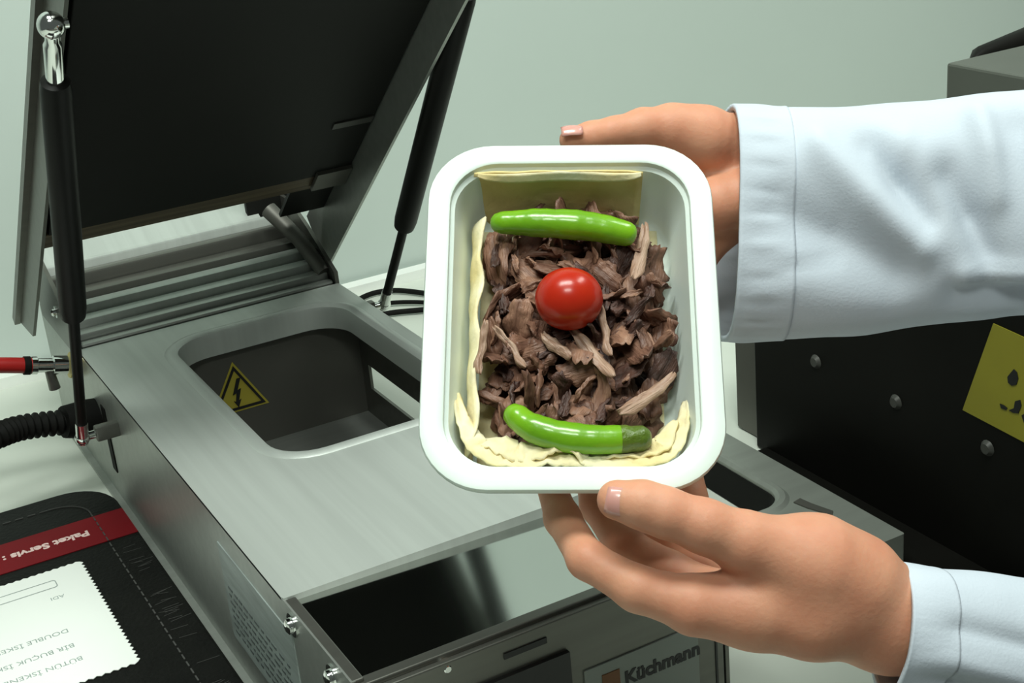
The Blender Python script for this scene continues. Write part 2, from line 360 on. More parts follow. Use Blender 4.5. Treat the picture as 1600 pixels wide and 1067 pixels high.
strut((.195, 1.216, -.526), (.195, .990, -.1415), .362, .895, X0 + .001)
strut((.525, 1.296, -.510), (.525, 1.036, -.160), .288, .955, X1 - .001)

# ------------------------------------------------------------------ hose, cables
ho = empty('air_hose', (.16, 1.33, ZTAB)); tag(ho, 'red air hose with metal coupling plugged into the machine side', 'hose')
a0 = Vector((.226, 1.345, -.508)); q = Vector(ony(47, 571, 1.345)); ax = (q - a0).normalized()
tub('hose', spl([q + ax * -.004, q + ax * .05, q + ax * .14 + Vector((0, 0, -.01)), q + ax * .30 + Vector((0, .05, -.07)), q + ax * .42 + Vector((0, .12, q.z * 0 + ZTAB - q.z + .015)), q + ax * .62 + Vector((0, .15, ZTAB - q.z - ax.z * .2 + .012))], 6), .0075, 'red_hose', ho)
m0 = a0 + ax * .004
cpl = tub('coupling', [q + ax * -.001, q - ax * .006, q - ax * .007, q - ax * .020, q - ax * .021, q - ax * .034], [.0085, .0085, .0068, .0068, .0092, .0092], 'chrome', ho)
tub('collar', [q + ax * .0, q + ax * .006], .0088, 'rubber', ho)
tub('brass_ring', [a0, a0 + ax * .008], .0125, 'brass', ho)
tub('valve_stem', [q - ax * .016, q - ax * .018 + Vector((0, 0, -.024))], [.004, .0055], 'steel_dark', ho)
ca = empty('power_cable', (.15, 1.31, ZTAB)); tag(ca, 'thick black corrugated power cable leaving the machine side', 'cable')
b0 = Vector((.226, 1.300, -.547)); b1 = Vector(ony(30, 669, 1.285)); b2 = Vector(ony(-30, 690, 1.27))
tub('cable_gland', [b0, b0 + (b1 - b0) * .12, b0 + (b1 - b0) * .45], [.0185, .0185, .0150], 'rubber', ca)
pts = spl([b0 + (b1 - b0) * .4, b1, b2, b2 + Vector((-.06, .03, -.012)), Vector((-.06, 1.34, ZTAB + .0125)), Vector((-.25, 1.36, ZTAB + .0125))], 26)
tub('corrugated_sleeve', pts, [.0098 + .0022 * (1 if (i % 4) < 2 else -1) for i in range(len(pts))], 'rubber', ca, smooth=80)
bm = bmesh.new()
wp = [onz(x, y, ZTAB + .005) for x, y in ((520, 500), (568, 464), (610, 454), (655, 457), (700, 466), (712, 478), (660, 484), (610, 489), (560, 500))]
tube(bm, spl(wp, 6), .0035, 8); o = obj('thin_cable', bm, 'rubber', None, 60); tag(o, 'thin dark cable looped on the table behind the sealing machine', 'cable')
wp2 = [onz(x, y, ZTAB + .005) for x, y in ((545, 482), (600, 474), (650, 472), (720, 476), (790, 470))]
bm = bmesh.new(); tube(bm, spl(wp2, 6), .0028, 8); o = obj('thin_cable', bm, 'rubber', None, 60); tag(o, 'second thin dark cable running straight behind the looped cable', 'cable')

# ------------------------------------------------------------------ black order folder with red band and receipt
fo = empty('order_folder', (.05, 1.1, ZTAB)); tag(fo, 'black stitched order folder with red band lying beside the machine', 'folder')
FT = ZTAB + .011
FX0, FX1, FY0, FY1 = -.13, .2195, .72, 1.300
bm = bmesh.new()
cxf, cyf, wf, hf = (FX0 + FX1) / 2, (FY0 + FY1) / 2, FX1 - FX0, FY1 - FY0
def LF(d, z): return [(x, y, z) for x, y in rr(cxf, cyf, wf - 2 * d, hf - 2 * d, .045 - d)]
vv = loft(bm, [LF(.002, ZTAB + .0005), LF(0, ZTAB + .003), LF(0, FT - .003), LF(.003, FT)]); bm.faces.new(vv[-1]); bm.faces.new(vv[0][::-1])
obj('cover', bm, 'cover_black', fo, 40)
red = bxm('red_band', (FX0 + .001, FX1 - .0012, 1.178, 1.232, FT, FT + .0006), 'red_band', fo)
obj('lettering', text_bm('Paket Servis :', .0140, (.181, 1.208, FT + .0008), (-1, 0, 0), (0, -1, 0), bold=.0005), 'print_pink', red)
# stitching along the right and top edges (single stitches)
sm = bmesh.new(); box(sm, -.0006, .0006, -.0036, .0036, 0, .0007); sme = bpy.data.meshes.new('stitch'); sm.to_mesh(sme); sm.free(); sme.materials.append(MATS['thread'])
fl = wloc(fo)
def stitch(x, y, a):
    s = bpy.data.objects.new('stitch', sme); COL.objects.link(s); s.parent = fo; s.location = (x - fl.x, y - fl.y, FT + (.0006 if 1.178 < y < 1.232 else 0) + H - fl.z); s.rotation_euler = (0, 0, a)
sp_ = rr(cxf, cyf, wf - .056, hf - .056, .030, 10); path = [Vector((x, y, 0)) for x, y in sp_]; path.append(path[0])
for p, q_ in zip(path, path[1:]):
    l = (q_ - p).length; nn = max(1, int(l / .011)); a = math.atan2(-(q_ - p).x, (q_ - p).y)
    for k in range(nn):
        c = p + (q_ - p) * ((k + .5) / nn)
        if c.x > -.02: stitch(c.x, c.y, a)
# crease ticks between stitching and edge
rnd = random.Random(3)
cm = bmesh.new(); box(cm, -.010, .010, -.0002, .0002, 0, .0003); cme = bpy.data.meshes.new('crease'); cm.to_mesh(cme); cm.free(); cme.materials.append(MATS['thread'])
for k in range(34):
    y = rnd.uniform(.80, 1.17)
    s = bpy.data.objects.new('crease', cme); COL.objects.link(s); s.parent = fo; s.location = (.2045 - fl.x + rnd.uniform(-.003, .003), y - fl.y, FT - .0001 + H - fl.z); s.rotation_euler = (0, 0, rnd.uniform(-.35, .35)); s.scale = (rnd.uniform(.4, .9), 1, 1)
# receipt with pinked edges
ra, rb_, rc, rd = -.09, .161, .975, 1.156
pts = []
def zig(p, q_, n_teeth, amp):
    p = Vector(p); q_ = Vector(q_); d = (q_ - p); nrm = Vector((d.y, -d.x, 0)).normalized()
    for k in range(n_teeth):
        pts.append(p + d * (k / n_teeth)); pts.append(p + d * ((k + .5) / n_teeth) + nrm * amp)
zig((ra, rc, FT), (rb_, rc, FT), 40, .0022); zig((rb_, rc, FT), (rb_, rd, FT), 30, .0024); zig((rb_, rd, FT), (ra, rd, FT), 40, .0018); zig((ra, rd, FT), (ra, rc, FT), 30, .002)
bm = bmesh.new(); prism(bm, [p + Vector((0, 0, .0005)) for p in pts], (0, 0, .0005)); re = obj('receipt', bm, 'paper', None); tag(re, 'white receipt with zigzag edges lying on the black folder', 'receipt')
ZR = FT + .0011
bm = bmesh.new(); a = [(x, y, ZR) for x, y in rr(.104, 1.132, .064, .013, .003, 4)]; b = [(x, y, ZR) for x, y in rr(.104, 1.132, .0625, .0115, .0025, 4)]
loft(bm, [a, b, [(x, y, z + .0002) for x, y, z in b], [(x, y, z + .0002) for x, y, z in a]], close=True); obj('printed_box', bm, 'print_grey', re)
for s, x, y, sz in (('ADI', .137, 1.108, .007), ('DOUBLE İSKENDER', .127, 1.052, .0085), ('BİR BUÇUK İSKENDER', .126, 1.028, .0085), ('BÜTÜN İSKENDER', .127, 1.006, .0085)):
    obj('printed_line', text_bm(s, sz, (x, y + sz * .35, ZR - .0001), (-1, 0, 0), (0, -1, 0), .0001), 'print_grey', re)

# ------------------------------------------------------------------ die plate lying right of the machine
ZP = ZTAB + .035
dp = empty('die_plate', (.6, .95, ZTAB)); tag(dp, 'loose steel die plate with rounded cutout lying beside black appliance', 'die plate')
px0, px1, py0, py1 = .515, .705, .742, 1.16
pcx, pcy = (px0 + px1) / 2, (py0 + py1) / 2; hx0, hx1, hy0, hy1 = .545, .668, .838, 1.10
hcx, hcy = (hx0 + hx1) / 2, (hy0 + hy1) / 2; hw, hh = hx1 - hx0, hy1 - hy0
bm = bmesh.new()
loft(bm, [L(px1 - px0, py1 - py0, .002, ZP - .030, pcx, pcy), L(px1 - px0, py1 - py0, .002, ZP, pcx, pcy), L(hw + .020, hh + .020, .030, ZP, hcx, hcy), L(hw + .014, hh + .014, .028, ZP + .0025, hcx, hcy), L(hw + .006, hh + .006, .026, ZP + .0025, hcx, hcy),
          L(hw, hh, .024, ZP, hcx, hcy), L(hw, hh, .024, ZP - .030, hcx, hcy)], close=True)
obj('plate', bm, 'die_steel', dp, 35)
bm = bmesh.new(); loft(bm, [L(hw - .0004, hh - .0004, .024, ZP - .003, hcx, hcy), L(hw - .0014, hh - .0014, .0235, ZP - .003, hcx, hcy), L(hw - .0014, hh - .0014, .0235, ZTAB + .001, hcx, hcy), L(hw - .0004, hh - .0004, .024, ZTAB + .001, hcx, hcy)], close=True)
obj('cutout_shade_lining', bm, 'rubber', dp, 35)  # near-black lining that puts the cutout's shade into colour
for x in (px0 + .012, px1 - .012):
    for y in (py0 + .012, py1 - .012): bm = bmesh.new(); tube(bm, [(x, y, ZTAB + .0004), (x, y, ZP - .030)], .006, 12); obj('foot', bm, 'rubber', dp, 40)
bm = bmesh.new(); p_ = [onz(x, y, ZP) for x, y in ((1240, 786), (1262, 795), (1300, 806), (1302, 800), (1268, 788), (1250, 780))]; prism(bm, p_, (0, 0, .0012)); obj('stamped_mark', bm, 'inner_grey', dp)

# ------------------------------------------------------------------ black appliance on the right
ap = empty('black_appliance', (.95, .7, ZTAB)); tag(ap, 'black steel sided appliance with yellow sticker behind the white sleeves', 'appliance')
AX = .75
bd = bxm('body', (AX, 1.20, .38, .985, ZTAB + .001, -.36), 'appliance_black', ap, bev=.002)
bxm('black_slab', (.7065, AX, .37, .97, ZTAB + .0005, ZTAB + .006), 'appliance_black', ap)  # low black slab on the table beside the body
bxm('end_cover', (AX + .012, 1.18, .985, 1.03, ZTAB + .001, -.40), 'inner_grey', ap, bev=.002)
bxm('upper_housing', (AX + .001, 1.15, .38, .757, -.36, -.232), 'appliance_grey', ap, bev=.002)
bm = bmesh.new(); q1, q2 = Vector(onx(1520, 95, .83)), Vector(onx(1640, 50, .98)); tube(bm, [q1, q1 + (q2 - q1) * .1, q2], [.003, .009, .012], 10); obj('dark_lever', bm, 'appliance_black', ap, 60)
tub('lever_post', [Vector(onx(1590, 72, .92)) + Vector((0, 0, -.005)), Vector(onx(1590, 72, .92)) + Vector((0, 0, -.06))], .006, 'steel_dark', ap)
for p in ((1275, 565), (1400, 628), (1543, 700)):
    v = onx(*p, AX); bm = bmesh.new(); tube(bm, [v, v + np.array([-.003, 0, 0])], [.0065, .004], 14); obj('screw', bm, 'glint', bd, 40)
P = lambda x, y: Vector(onx(x, y, AX))
s1, s2, s3 = P(1553, 505), P(1505, 640), P(1640, 711)
bm = bmesh.new(); prism(bm, [s1, s2, s3, s1 + s3 - s2], (-.0008, 0, 0)); yst = obj('yellow_sticker', bm, 'sticker_olive', bd)
off = Vector((-.001, 0, 0))
def blot(pp):
    bm = bmesh.new(); prism(bm, [P(*p) + off for p in pp], (-.0004, 0, 0)); obj('printed_mark', bm, 'print_black', yst)
blot(((1586, 576), (1591, 581), (1593, 591), (1590, 600), (1583, 602), (1577, 597), (1576, 588), (1580, 583)))
blot(((1564, 630), (1570, 632), (1576, 637), (1574, 640), (1566, 637)))
blot(((1588, 626), (1596, 624), (1598, 633), (1593, 645), (1585, 644), (1578, 640), (1586, 637)))
blot(((1598, 648), (1606, 644), (1610, 655), (1602, 660)))

# ------------------------------------------------------------------ food tray (held up, facing the camera)
tr_r = n_([0.85755783, -0.5094906, -0.07080885]); tr_u0 = np.array([0.36489485, 0.65819905, 0.65850266])
tr_u = n_(tr_u0 - tr_r * tr_u0.dot(tr_r)); tr_n = np.cross(tr_r, tr_u); tr_c = np.array([0.34515197, 0.60341373, -0.26561806])
TM = Matrix.Identity(4)
for i in range(3): TM[i][0] = tr_r[i]; TM[i][1] = tr_u[i]; TM[i][2] = tr_n[i]; TM[i][3] = tr_c[i]
TM[2][3] += H
def T(px, py, zl):                            # pixel -> tray-local point on the plane z = zl
    r = ray(px, py); t = (zl + tr_c.dot(tr_n)) / r.dot(tr_n); p = r * t - tr_c
    return np.array([p.dot(tr_r), p.dot(tr_u), zl])
def place(o, loc=(0, 0, 0), rot=None):
    o.matrix_world = TM @ Matrix.Translation(Vector(loc)) @ (rot or Matrix.Identity(4))
def lobj(name, bm, material, smooth=None, parent=None):
    bmesh.ops.recalc_face_normals(bm, faces=bm.faces)
    me = bpy.data.meshes.new(name); bm.to_mesh(me); bm.free(); me.materials.append(MATS[material])
    if smooth is not None:
        for p in me.polygons: p.use_smooth = True
        if smooth < 180: me.set_sharp_from_angle(angle=math.radians(smooth))
    o = bpy.data.objects.new(name, me); COL.objects.link(o)
    if parent: o.parent = parent
    return o
TW, TH, TD = .150, .1982, .046
def LT(inset, z, r): return [(x, y, z) for x, y in rr(0, 0, TW - 2 * inset, TH - 2 * inset, r, 10)]
tray = bpy.data.objects.new('food_tray', None); COL.objects.link(tray); place(tray); tag(tray, 'white plastic food tray with wide rim held in two hands', 'food tray')
bm = bmesh.new()
loops = [LT(.0005, -.0045, .034), LT(0, -.001, .034), LT(.0006, .0004, .0335), LT(.003, .0009, .031), LT(.0105, .0009, .0265), LT(.0118, .0002, .0255), LT(.0122, -.003, .0252), LT(.0142, -.0042, .024), LT(.0148, -.007, .0235),
         LT(.0205, -TD + .006, .019), LT(.0225, -TD + .0018, .017), LT(.026, -TD, .014)]
vv = loft(bm, loops); bm.faces.new(vv[-1])
inn = [LT(.026, -TD - .0012, .014), LT(.0215, -TD + .0006, .018), LT(.0193, -TD + .006, .020), LT(.0135, -.0075, .0245), LT(.0110, -.0015, .026), LT(.004, -.0006, .030), LT(.0018, -.0015, .032), LT(.0017, -.0045, .032)]
v2 = loft(bm, inn); bm.faces.new(v2[0][::-1])
n4 = len(v2[-1])
for k in range(n4): bm.faces.new((v2[-1][k], v2[-1][(k + 1) % n4], vv[0][(k + 1) % n4], vv[0][k]))
lobj('tray_shell', bm, 'tray_white', 40, tray)

# flatbread lining
fb = bpy.data.objects.new('flatbread', None); COL.objects.link(fb); place(fb, (0, 0, -TD)); tag(fb, 'pale thin flatbread lining the white tray under the meat', 'flatbread')
def fbm(x, y, z, s): return noise.noise(Vector((x, y, z)) * s)
ARCH = []
def sheet(name, grid, material, thick=.0011):
    bm = bmesh.new(); vv = [[bm.verts.new(Vector(p) + Vector((0, 0, TD))) for p in row] for row in grid]
    for a, b in zip(vv, vv[1:]):
        for k in range(len(a) - 1): bm.faces.new((a[k], a[k + 1], b[k + 1], b[k]))
    o = lobj(name, bm, material, 180, fb)
    md = o.modifiers.new('s', 'SOLIDIFY'); md.thickness = thick; md.offset = 0
    return o
# floor sheet
g = []
for j in range(17):
    row = []
    for i in range(13):
        x = -.0485 + .097 * i / 12; y = -.071 + .142 * j / 16; row.append((x, y, -TD + .0022 + .0012 * fbm(x, y, 0, 60)))
    g.append(row)
sheet('bottom_sheet', g, 'bread')
# top flap: rises along the upper tray wall and folds back just under the rim
def wall_y(z): return TH / 2 - .0150 - (.0060) * (-z - .007) / .033
g = []
for j in range(15):
    row = []; t = j / 14
    for i in range(25):
        s = i / 24
        z = -TD + .004 + t * (TD - .0055)
        xl = T(722, 350, -.03)[0] * (1 - t) + T(742, 258, -.004)[0] * t; xr = T(1000, 345, -.03)[0] * (1 - t) + T(1003, 262, -.008)[0] * t
        x = xl + (xr - xl) * s
        y = wall_y(z) - .0010 - .0008 * (1 + fbm(x, z, 3, 45)) - .003 * max(0, abs(s - .5) * 2 - .8) * 5 * .4
        row.append((x, y, z + .0006 * fbm(x, 0, 1, 90)))
    g.append(row)
sheet('top_flap', g, 'bread_oily')
g = []
for j in range(5):
    row = []; t = j / 4
    for i in range(25):
        s = i / 24; xl, xr = T(748, 262, -.008)[0], T(1000, 258, -.008)[0]
        x = xl + (xr - xl) * s
        drop = .0052 * math.sin(math.pi * min(1, max(0, s))) ** .35
        y = wall_y(-.006) - .0018 - .0026 * t - .0008 * math.sin(s * 9); z = -.0016 - t * drop
        row.append((x, y, z))
    g.append(row)
sheet('folded_edge', g, 'bread')
# left strip standing along the left wall
def wall_x(z): return TW / 2 - .0150 - .0060 * (-z - .007) / .033
g = []
for j in range(9):
    row = []; t = j / 8
    for i in range(45):
        s = i / 44; y = .066 - .139 * s
        top = -.012 - .006 * (1 - s) * 1.2 + .0022 * fbm(y, 0, 5, 55) + (.004 * math.sin(s * 40) * .25)
        z = -TD + .004 + t * (top + TD - .004)
        x = -wall_x(z) + .0012 + .0010 * (1 + fbm(y, z, 8, 70)) + (.0092 + .0014 * math.sin(s * 23 + 1)) * max(0, t - .35) ** 1.5 * 1.9
        row.append((x, y, z))
    g.append(row)
sheet('side_flap', g, 'bread')
# bottom folds: ruffled strip following the lower wall
def ruffle(pixels, z0, z1, amp, seed, material='bread', w_=.010):
    pts = spl([T(x, y, z) for x, y, z in pixels], 6); g = []
    for i, p in enumerate(pts):
        row = []; tg = n_((pts[min(i + 1, len(pts) - 1)] - pts[max(i - 1, 0)])[:2]); nr = np.array([-tg[1], tg[0]])
        if nr.dot(-p[:2]) < 0: nr = -nr
        for j in range(7):
            t = j / 6; u_ = w_ * (1 - t) * 1.2 * min(1, .25 + 5 * min(i, len(pts) - 1 - i) / len(pts))
            row.append((p[0] + nr[0] * u_ + .5 * amp * fbm(i * .6, t, seed, 2), p[1] + nr[1] * u_ + amp * fbm(i * .6, t * 2, seed, 1.), p[2] - (1 - t) * .0045 + 1.6 * amp * fbm(i * .5, t * 2.5, seed + 9, 1.)))
        g.append(row)
    return sheet('bottom_fold', g, material)
ruffle([(708, 610, -.018), (714, 660, -.014), (730, 700, -.010), (768, 726, -.007), (815, 731, -.006), (862, 727, -.006), (905, 729, -.006), (960, 732, -.006), (1020, 728, -.006), (1060, 708, -.008), (1076, 670, -.012), (1076, 625, -.018)], 0, 0, .0016, 2, w_=.009)
ruffle([(740, 690, -.014), (775, 708, -.009), (806, 722, -.007), (850, 716, -.006), (884, 702, -.004), (912, 726, -.005)], 0, 0, .0020, 5, w_=.010)
ruffle([(905, 724, -.008), (950, 716, -.008), (1010, 714, -.007), (1048, 698, -.008), (1060, 655, -.014)], 0, 0, .0018, 7, w_=.008)

# meat: shredded doner pieces, each its own object
def meat_mesh(seed):
    r = random.Random(seed)
    Lh = r.uniform(.016, .034); Wd = r.uniform(.007, .0175); thk = r.uniform(.0016, .0034); bend = r.uniform(-22, 32); tw = r.uniform(-1.0, 1.0)
    nx, ny = 15, 6; bm = bmesh.new(); rows = []
    for side in (1, -1):
        gr = []
        for i in range(nx):
            s = i / (nx - 1) - .5; ww = Wd * (1 - .55 * abs(2 * s) ** 3.0) * (1 + .55 * fbm(s * 3, seed, 0, 1.6)); row = []
            cyo = .003 * fbm(s * 2, seed, 7, 1.5)
            for j in range(ny):
                t = j / (ny - 1) - .5
                x = s * Lh + .002 * fbm(t * 3, seed, 4, 2.) * (1 if abs(s) > .4 else .3); y = t * ww + cyo
                z = bend * (x * x) * .8 + .0018 * fbm(s * 5, t * 4, seed, 1.3) + .0009 * math.sin(t * 22 + seed + s * 3) * .6
                e = max(0., 1 - (abs(2 * t)) ** 4) * max(0, 1 - abs(2 * s) ** 6) * .85 + .15
                z += side * thk / 2 * e
                a = tw * s * 1.2; y, z = y * math.cos(a) - z * math.sin(a), y * math.sin(a) + z * math.cos(a)
                row.append(bm.verts.new((x, y, z)))
            gr.append(row)
        rows.append(gr)
    A, B = rows
    for i in range(nx - 1):
        for j in range(ny - 1):
            bm.faces.new((A[i][j], A[i + 1][j], A[i + 1][j + 1], A[i][j + 1])); bm.faces.new((B[i][j], B[i][j + 1], B[i + 1][j + 1], B[i + 1][j]))
    for i in range(nx - 1):
        bm.faces.new((A[i][0], B[i][0], B[i + 1][0], A[i + 1][0])); bm.faces.new((A[i][-1], A[i + 1][-1], B[i + 1][-1], B[i][-1]))
    for j in range(ny - 1):
        bm.faces.new((A[0][j], A[0][j + 1], B[0][j + 1], B[0][j])); bm.faces.new((A[-1][j], B[-1][j], B[-1][j + 1], A[-1][j + 1]))
    bmesh.ops.recalc_face_normals(bm, faces=bm.faces)
    return bm
MM = []
for k in range(22):
    mm = ('meat', 'meat_light', 'meat', 'meat_dark', 'meat')[k % 5]
    bm = meat_mesh(k + 1); me = bpy.data.meshes.new('meat_piece'); bm.to_mesh(me); bm.free(); me.materials.append(MATS[mm])
    for p in me.polygons: p.use_smooth = True
    MM.append(me)
FATM = []
for k in range(4):
    bm = meat_mesh(100 + k); 
    for v in bm.verts: v.co.y *= .55; v.co.x *= 1.1
    me = bpy.data.meshes.new('meat_piece'); bm.to_mesh(me); bm.free(); me.materials.append(MATS['meat_fat'])
    for p in me.polygons: p.use_smooth = True
    FATM.append(me)
SHR = []
for k in range(10):
    bm = meat_mesh(200 + k)
    for v in bm.verts: v.co.y *= .38; v.co.x *= .75
    me = bpy.data.meshes.new('meat_piece'); bm.to_mesh(me); bm.free(); me.materials.append(MATS[('meat', 'meat_light', 'meat_dark')[k % 3]])
    for p in me.polygons: p.use_smooth = True
    SHR.append(me)
rnd = random.Random(11)
poly = [T(x, y, -.024) for x, y in ((744, 400), (756, 372), (800, 335), (860, 312), (930, 318), (1000, 335), (1030, 372), (1042, 440), (1055, 500), (1050, 560), (1048, 610), (1030, 650), (1000, 690), (930, 705), (850, 700), (780, 690), (764, 640), (752, 560), (746, 480))]
def inside(x, y):
    c = False; n = len(poly)
    for i in range(n):
        x1, y1 = poly[i][:2]; x2, y2 = poly[(i + 1) % n][:2]
        if (y1 > y) != (y2 > y) and x < (x2 - x1) * (y - y1) / (y2 - y1) + x1: c = not c
    return c
pcx_ = sum(p[0] for p in poly) / len(poly); pcy_ = sum(p[1] for p in poly) / len(poly)
def meat(me, x, y, z, rz, tx, ty, label, grp):
    o = bpy.data.objects.new('meat_piece', me); COL.objects.link(o)
    place(o, (x, y, z), Matrix.Rotation(rz, 4, 'Z') @ Matrix.Rotation(tx, 4, 'X') @ Matrix.Rotation(ty, 4, 'Y')); tag(o, label, 'meat', grp)
def scatter(n, z0, z1, shrink, mind, tilt, meshes):
    pl = []; tries = 0
    while len(pl) < n and tries < 6000:
        tries += 1
        x = rnd.uniform(-.041, .06); y = rnd.uniform(-.09, .09)
        xs = pcx_ + (x - pcx_) / shrink; ys = pcy_ + (y - pcy_) / shrink
        if not inside(xs, ys): continue
        if any((x - a) ** 2 + (y - b) ** 2 < mind * mind for a, b in pl): continue
        pl.append((x, y))
        rr_ = math.hypot((x - pcx_) / .052, (y - pcy_) / .068)
        z = z0 + (z1 - z0) * rnd.random() - .006 * rr_ ** 2
        mh = rnd.choice(meshes); tone = {'meat': 'medium brown', 'meat_light': 'light brown', 'meat_dark': 'dark brown'}[mh.materials[0].name]
        rz_ = rnd.uniform(0, 6.28) if abs(x - pcx_) < .031 else math.pi / 2 + rnd.gauss(0, .22)
        meat(mh, x, y, z, rz_, rnd.gauss(0, tilt), rnd.gauss(0, tilt), tone + ' shredded roast meat piece heaped on the flatbread in the tray', tone + ' shredded meat in the tray')
scatter(40, -.0395, -.034, .90, .0115, .25, MM)
scatter(62, -.033, -.027, .90, .0095, .35, MM)
scatter(66, -.026, -.020, .90, .0090, .5, MM)
scatter(46, -.019, -.0150, .88, .0110, .55, MM)
scatter(44, -.0155, -.0125, .90, .0095, .45, SHR)
for (x, y, a, z) in ((945, 520, 1.75, -.011), (925, 555, 2.1, -.012), (752, 545, 1.5, -.014), (800, 545, 2.2, -.014), (1000, 398, 1.3, -.016), (1010, 620, .6, -.013), (870, 540, 2.4, -.012)):
    p = T(x, y, z); meat(rnd.choice(FATM), p[0], p[1], z, a, rnd.gauss(0, .3), rnd.gauss(0, .15), 'pale fatty strip of roast meat lying on top of the heap', 'pale strips on the meat heap')

# peppers
def pepper(pixels, rads, label, tipmat=None, m=8):
    pts = [T(x, y, z) for x, y, z in pixels]; c = pts[len(pts) // 2]
    pts = [p - c for p in pts]; S = spl(pts, m); n = len(S)
    rr_ = np.interp(np.linspace(0, 1, n), np.linspace(0, 1, len(rads)), rads)
    rr_ = [r * (1 + .014 * math.sin(i * 1.7) + .022 * math.sin(i * .7 + 1)) for i, r in enumerate(rr_)]
    # rounded ends
    d0 = n_(S[0] - S[1]); d1 = n_(S[-1] - S[-2]); P_, R_ = [], []
    for a in (88, 60, 35): P_.append(S[0] + d0 * rr_[0] * math.sin(math.radians(a))); R_.append(rr_[0] * math.cos(math.radians(a)))
    P_ += list(S); R_ += list(rr_)
    for a in (35, 60, 88): P_.append(S[-1] + d1 * rr_[-1] * .7 * math.sin(math.radians(a))); R_.append(rr_[-1] * math.cos(math.radians(a)))
    e = bpy.data.objects.new('green_pepper', None); COL.objects.link(e); place(e, c); tag(e, label, 'pepper')
    cut = len(P_) if not tipmat else int(len(P_) * .80)
    bm = bmesh.new(); tube(bm, P_[:cut + (1 if tipmat else 0)], R_[:cut + (1 if tipmat else 0)], 20, cap=True); lobj('flesh', bm, 'pepper', 180 if not tipmat else 60, e)
    if tipmat:
        bm = bmesh.new(); tube(bm, P_[cut:], [r * (1 + .05 * math.sin(i * 2.1)) for i, r in enumerate(R_[cut:])], 20, cap=True); lobj('stem_end', bm, tipmat, 60, e)
    return e
pepper([(783, 348, -.009), (830, 348, -.007), (880, 350, -.006), (930, 355, -.007), (982, 366, -.009)], [.0058, .0074, .0080, .0078, .0066], 'straight bright green pepper lying by the upper flatbread flap')
pepper([(806, 650, -.008), (832, 668, -.006), (880, 682, -.005), (935, 687, -.005), (1005, 685, -.007)], [.0062, .0072, .0077, .0074, .0064], 'curved green pepper with wrinkled olive stem end by the lower folds', 'pepper_tip')
# tomato
bm = bmesh.new(); bmesh.ops.create_uvsphere(bm, u_segments=40, v_segments=24, radius=.0168)
for v in bm.verts:
    v.co.x *= 1.04; v.co.y *= .97; v.co.z *= .95
tm = lobj('cherry_tomato', bm, 'tomato', 180); p = T(889, 467, -.003); place(tm, p); tag(tm, 'shiny red cherry tomato in the middle of the meat', 'tomato')

# ------------------------------------------------------------------ hands (signed distance field polygonised as one continuous mesh)
def nets(F, org, h):
    s = F < 0
    nx, ny, nz = F.shape
    cells = np.zeros((nx - 1, ny - 1, nz - 1), np.int8)
    for dx in (0, 1):
        for dy in (0, 1):
            for dz in (0, 1): cells += s[dx:nx - 1 + dx, dy:ny - 1 + dy, dz:nz - 1 + dz]
    act = (cells > 0) & (cells < 8); idx = -np.ones(act.shape, np.int64); ii = np.argwhere(act); idx[act] = np.arange(len(ii))
    acc = np.zeros((len(ii), 3)); cnt = np.zeros(len(ii))
    cr = [(a, b, c) for a in (0, 1) for b in (0, 1) for c in (0, 1)]
    for a in cr:
        for b in cr:
            if sum(abs(np.subtract(a, b))) != 1 or a > b: continue
            fa = F[ii[:, 0] + a[0], ii[:, 1] + a[1], ii[:, 2] + a[2]]; fb_ = F[ii[:, 0] + b[0], ii[:, 1] + b[1], ii[:, 2] + b[2]]
            k = (fa < 0) != (fb_ < 0); t = np.where(k, fa / (fa - fb_ + 1e-12), 0)[:, None]
            acc += np.where(k[:, None], np.array(a) + (np.array(b) - np.array(a)) * t, 0); cnt += k
    V = (ii + acc / cnt[:, None]) * h + org
    faces = []
    for ax in range(3):
        sl0 = [slice(None)] * 3; sl1 = [slice(None)] * 3; sl0[ax] = slice(0, -1); sl1[ax] = slice(1, None)
        ch = s[tuple(sl0)] != s[tuple(sl1)]; e = np.argwhere(ch); o1, o2 = [(1, 2), (2, 0), (0, 1)][ax]
        e = e[(e[:, o1] > 0) & (e[:, o2] > 0) & (e[:, o1] < F.shape[o1] - 1) & (e[:, o2] < F.shape[o2] - 1)]
        q = []
        for (d1, d2) in ((-1, -1), (0, -1), (0, 0), (-1, 0)):
            c = e.copy(); c[:, o1] += d1; c[:, o2] += d2; q.append(idx[c[:, 0], c[:, 1], c[:, 2]])
        q = np.stack(q, 1); fl_ = s[e[:, 0], e[:, 1], e[:, 2]]; q[~fl_] = q[~fl_][:, ::-1]; faces.append(q)
    return V, np.concatenate(faces)
def smin(a, b, k):
    h_ = np.maximum(k - np.abs(a - b), 0) / k
    return np.minimum(a, b) - h_ * h_ * k * .25
class Field:
    def __init__(s, lo, hi, h):
        s.h = h; s.lo = np.array(lo); n = np.ceil((np.array(hi) - s.lo) / h).astype(int) + 1
        g = np.meshgrid(*[np.arange(k) * h + s.lo[i] for i, k in enumerate(n)], indexing='ij'); s.P = np.stack(g, -1).astype(np.float32)
    def cone(s, a, b, r1, r2):
        a = np.array(a, np.float32); b = np.array(b, np.float32); d = b - a; pa = s.P - a
        t = np.clip((pa @ d) / float(d @ d), 0, 1)
        return np.sqrt(((pa - t[..., None] * d) ** 2).sum(-1)) - (r1 + (r2 - r1) * t)
    def chain(s, pts, rads, k=.004):
        F = None
        for i in range(len(pts) - 1):
            f = s.cone(pts[i], pts[i + 1], rads[i], rads[i + 1]); F = f if F is None else smin(F, f, k)
        return F
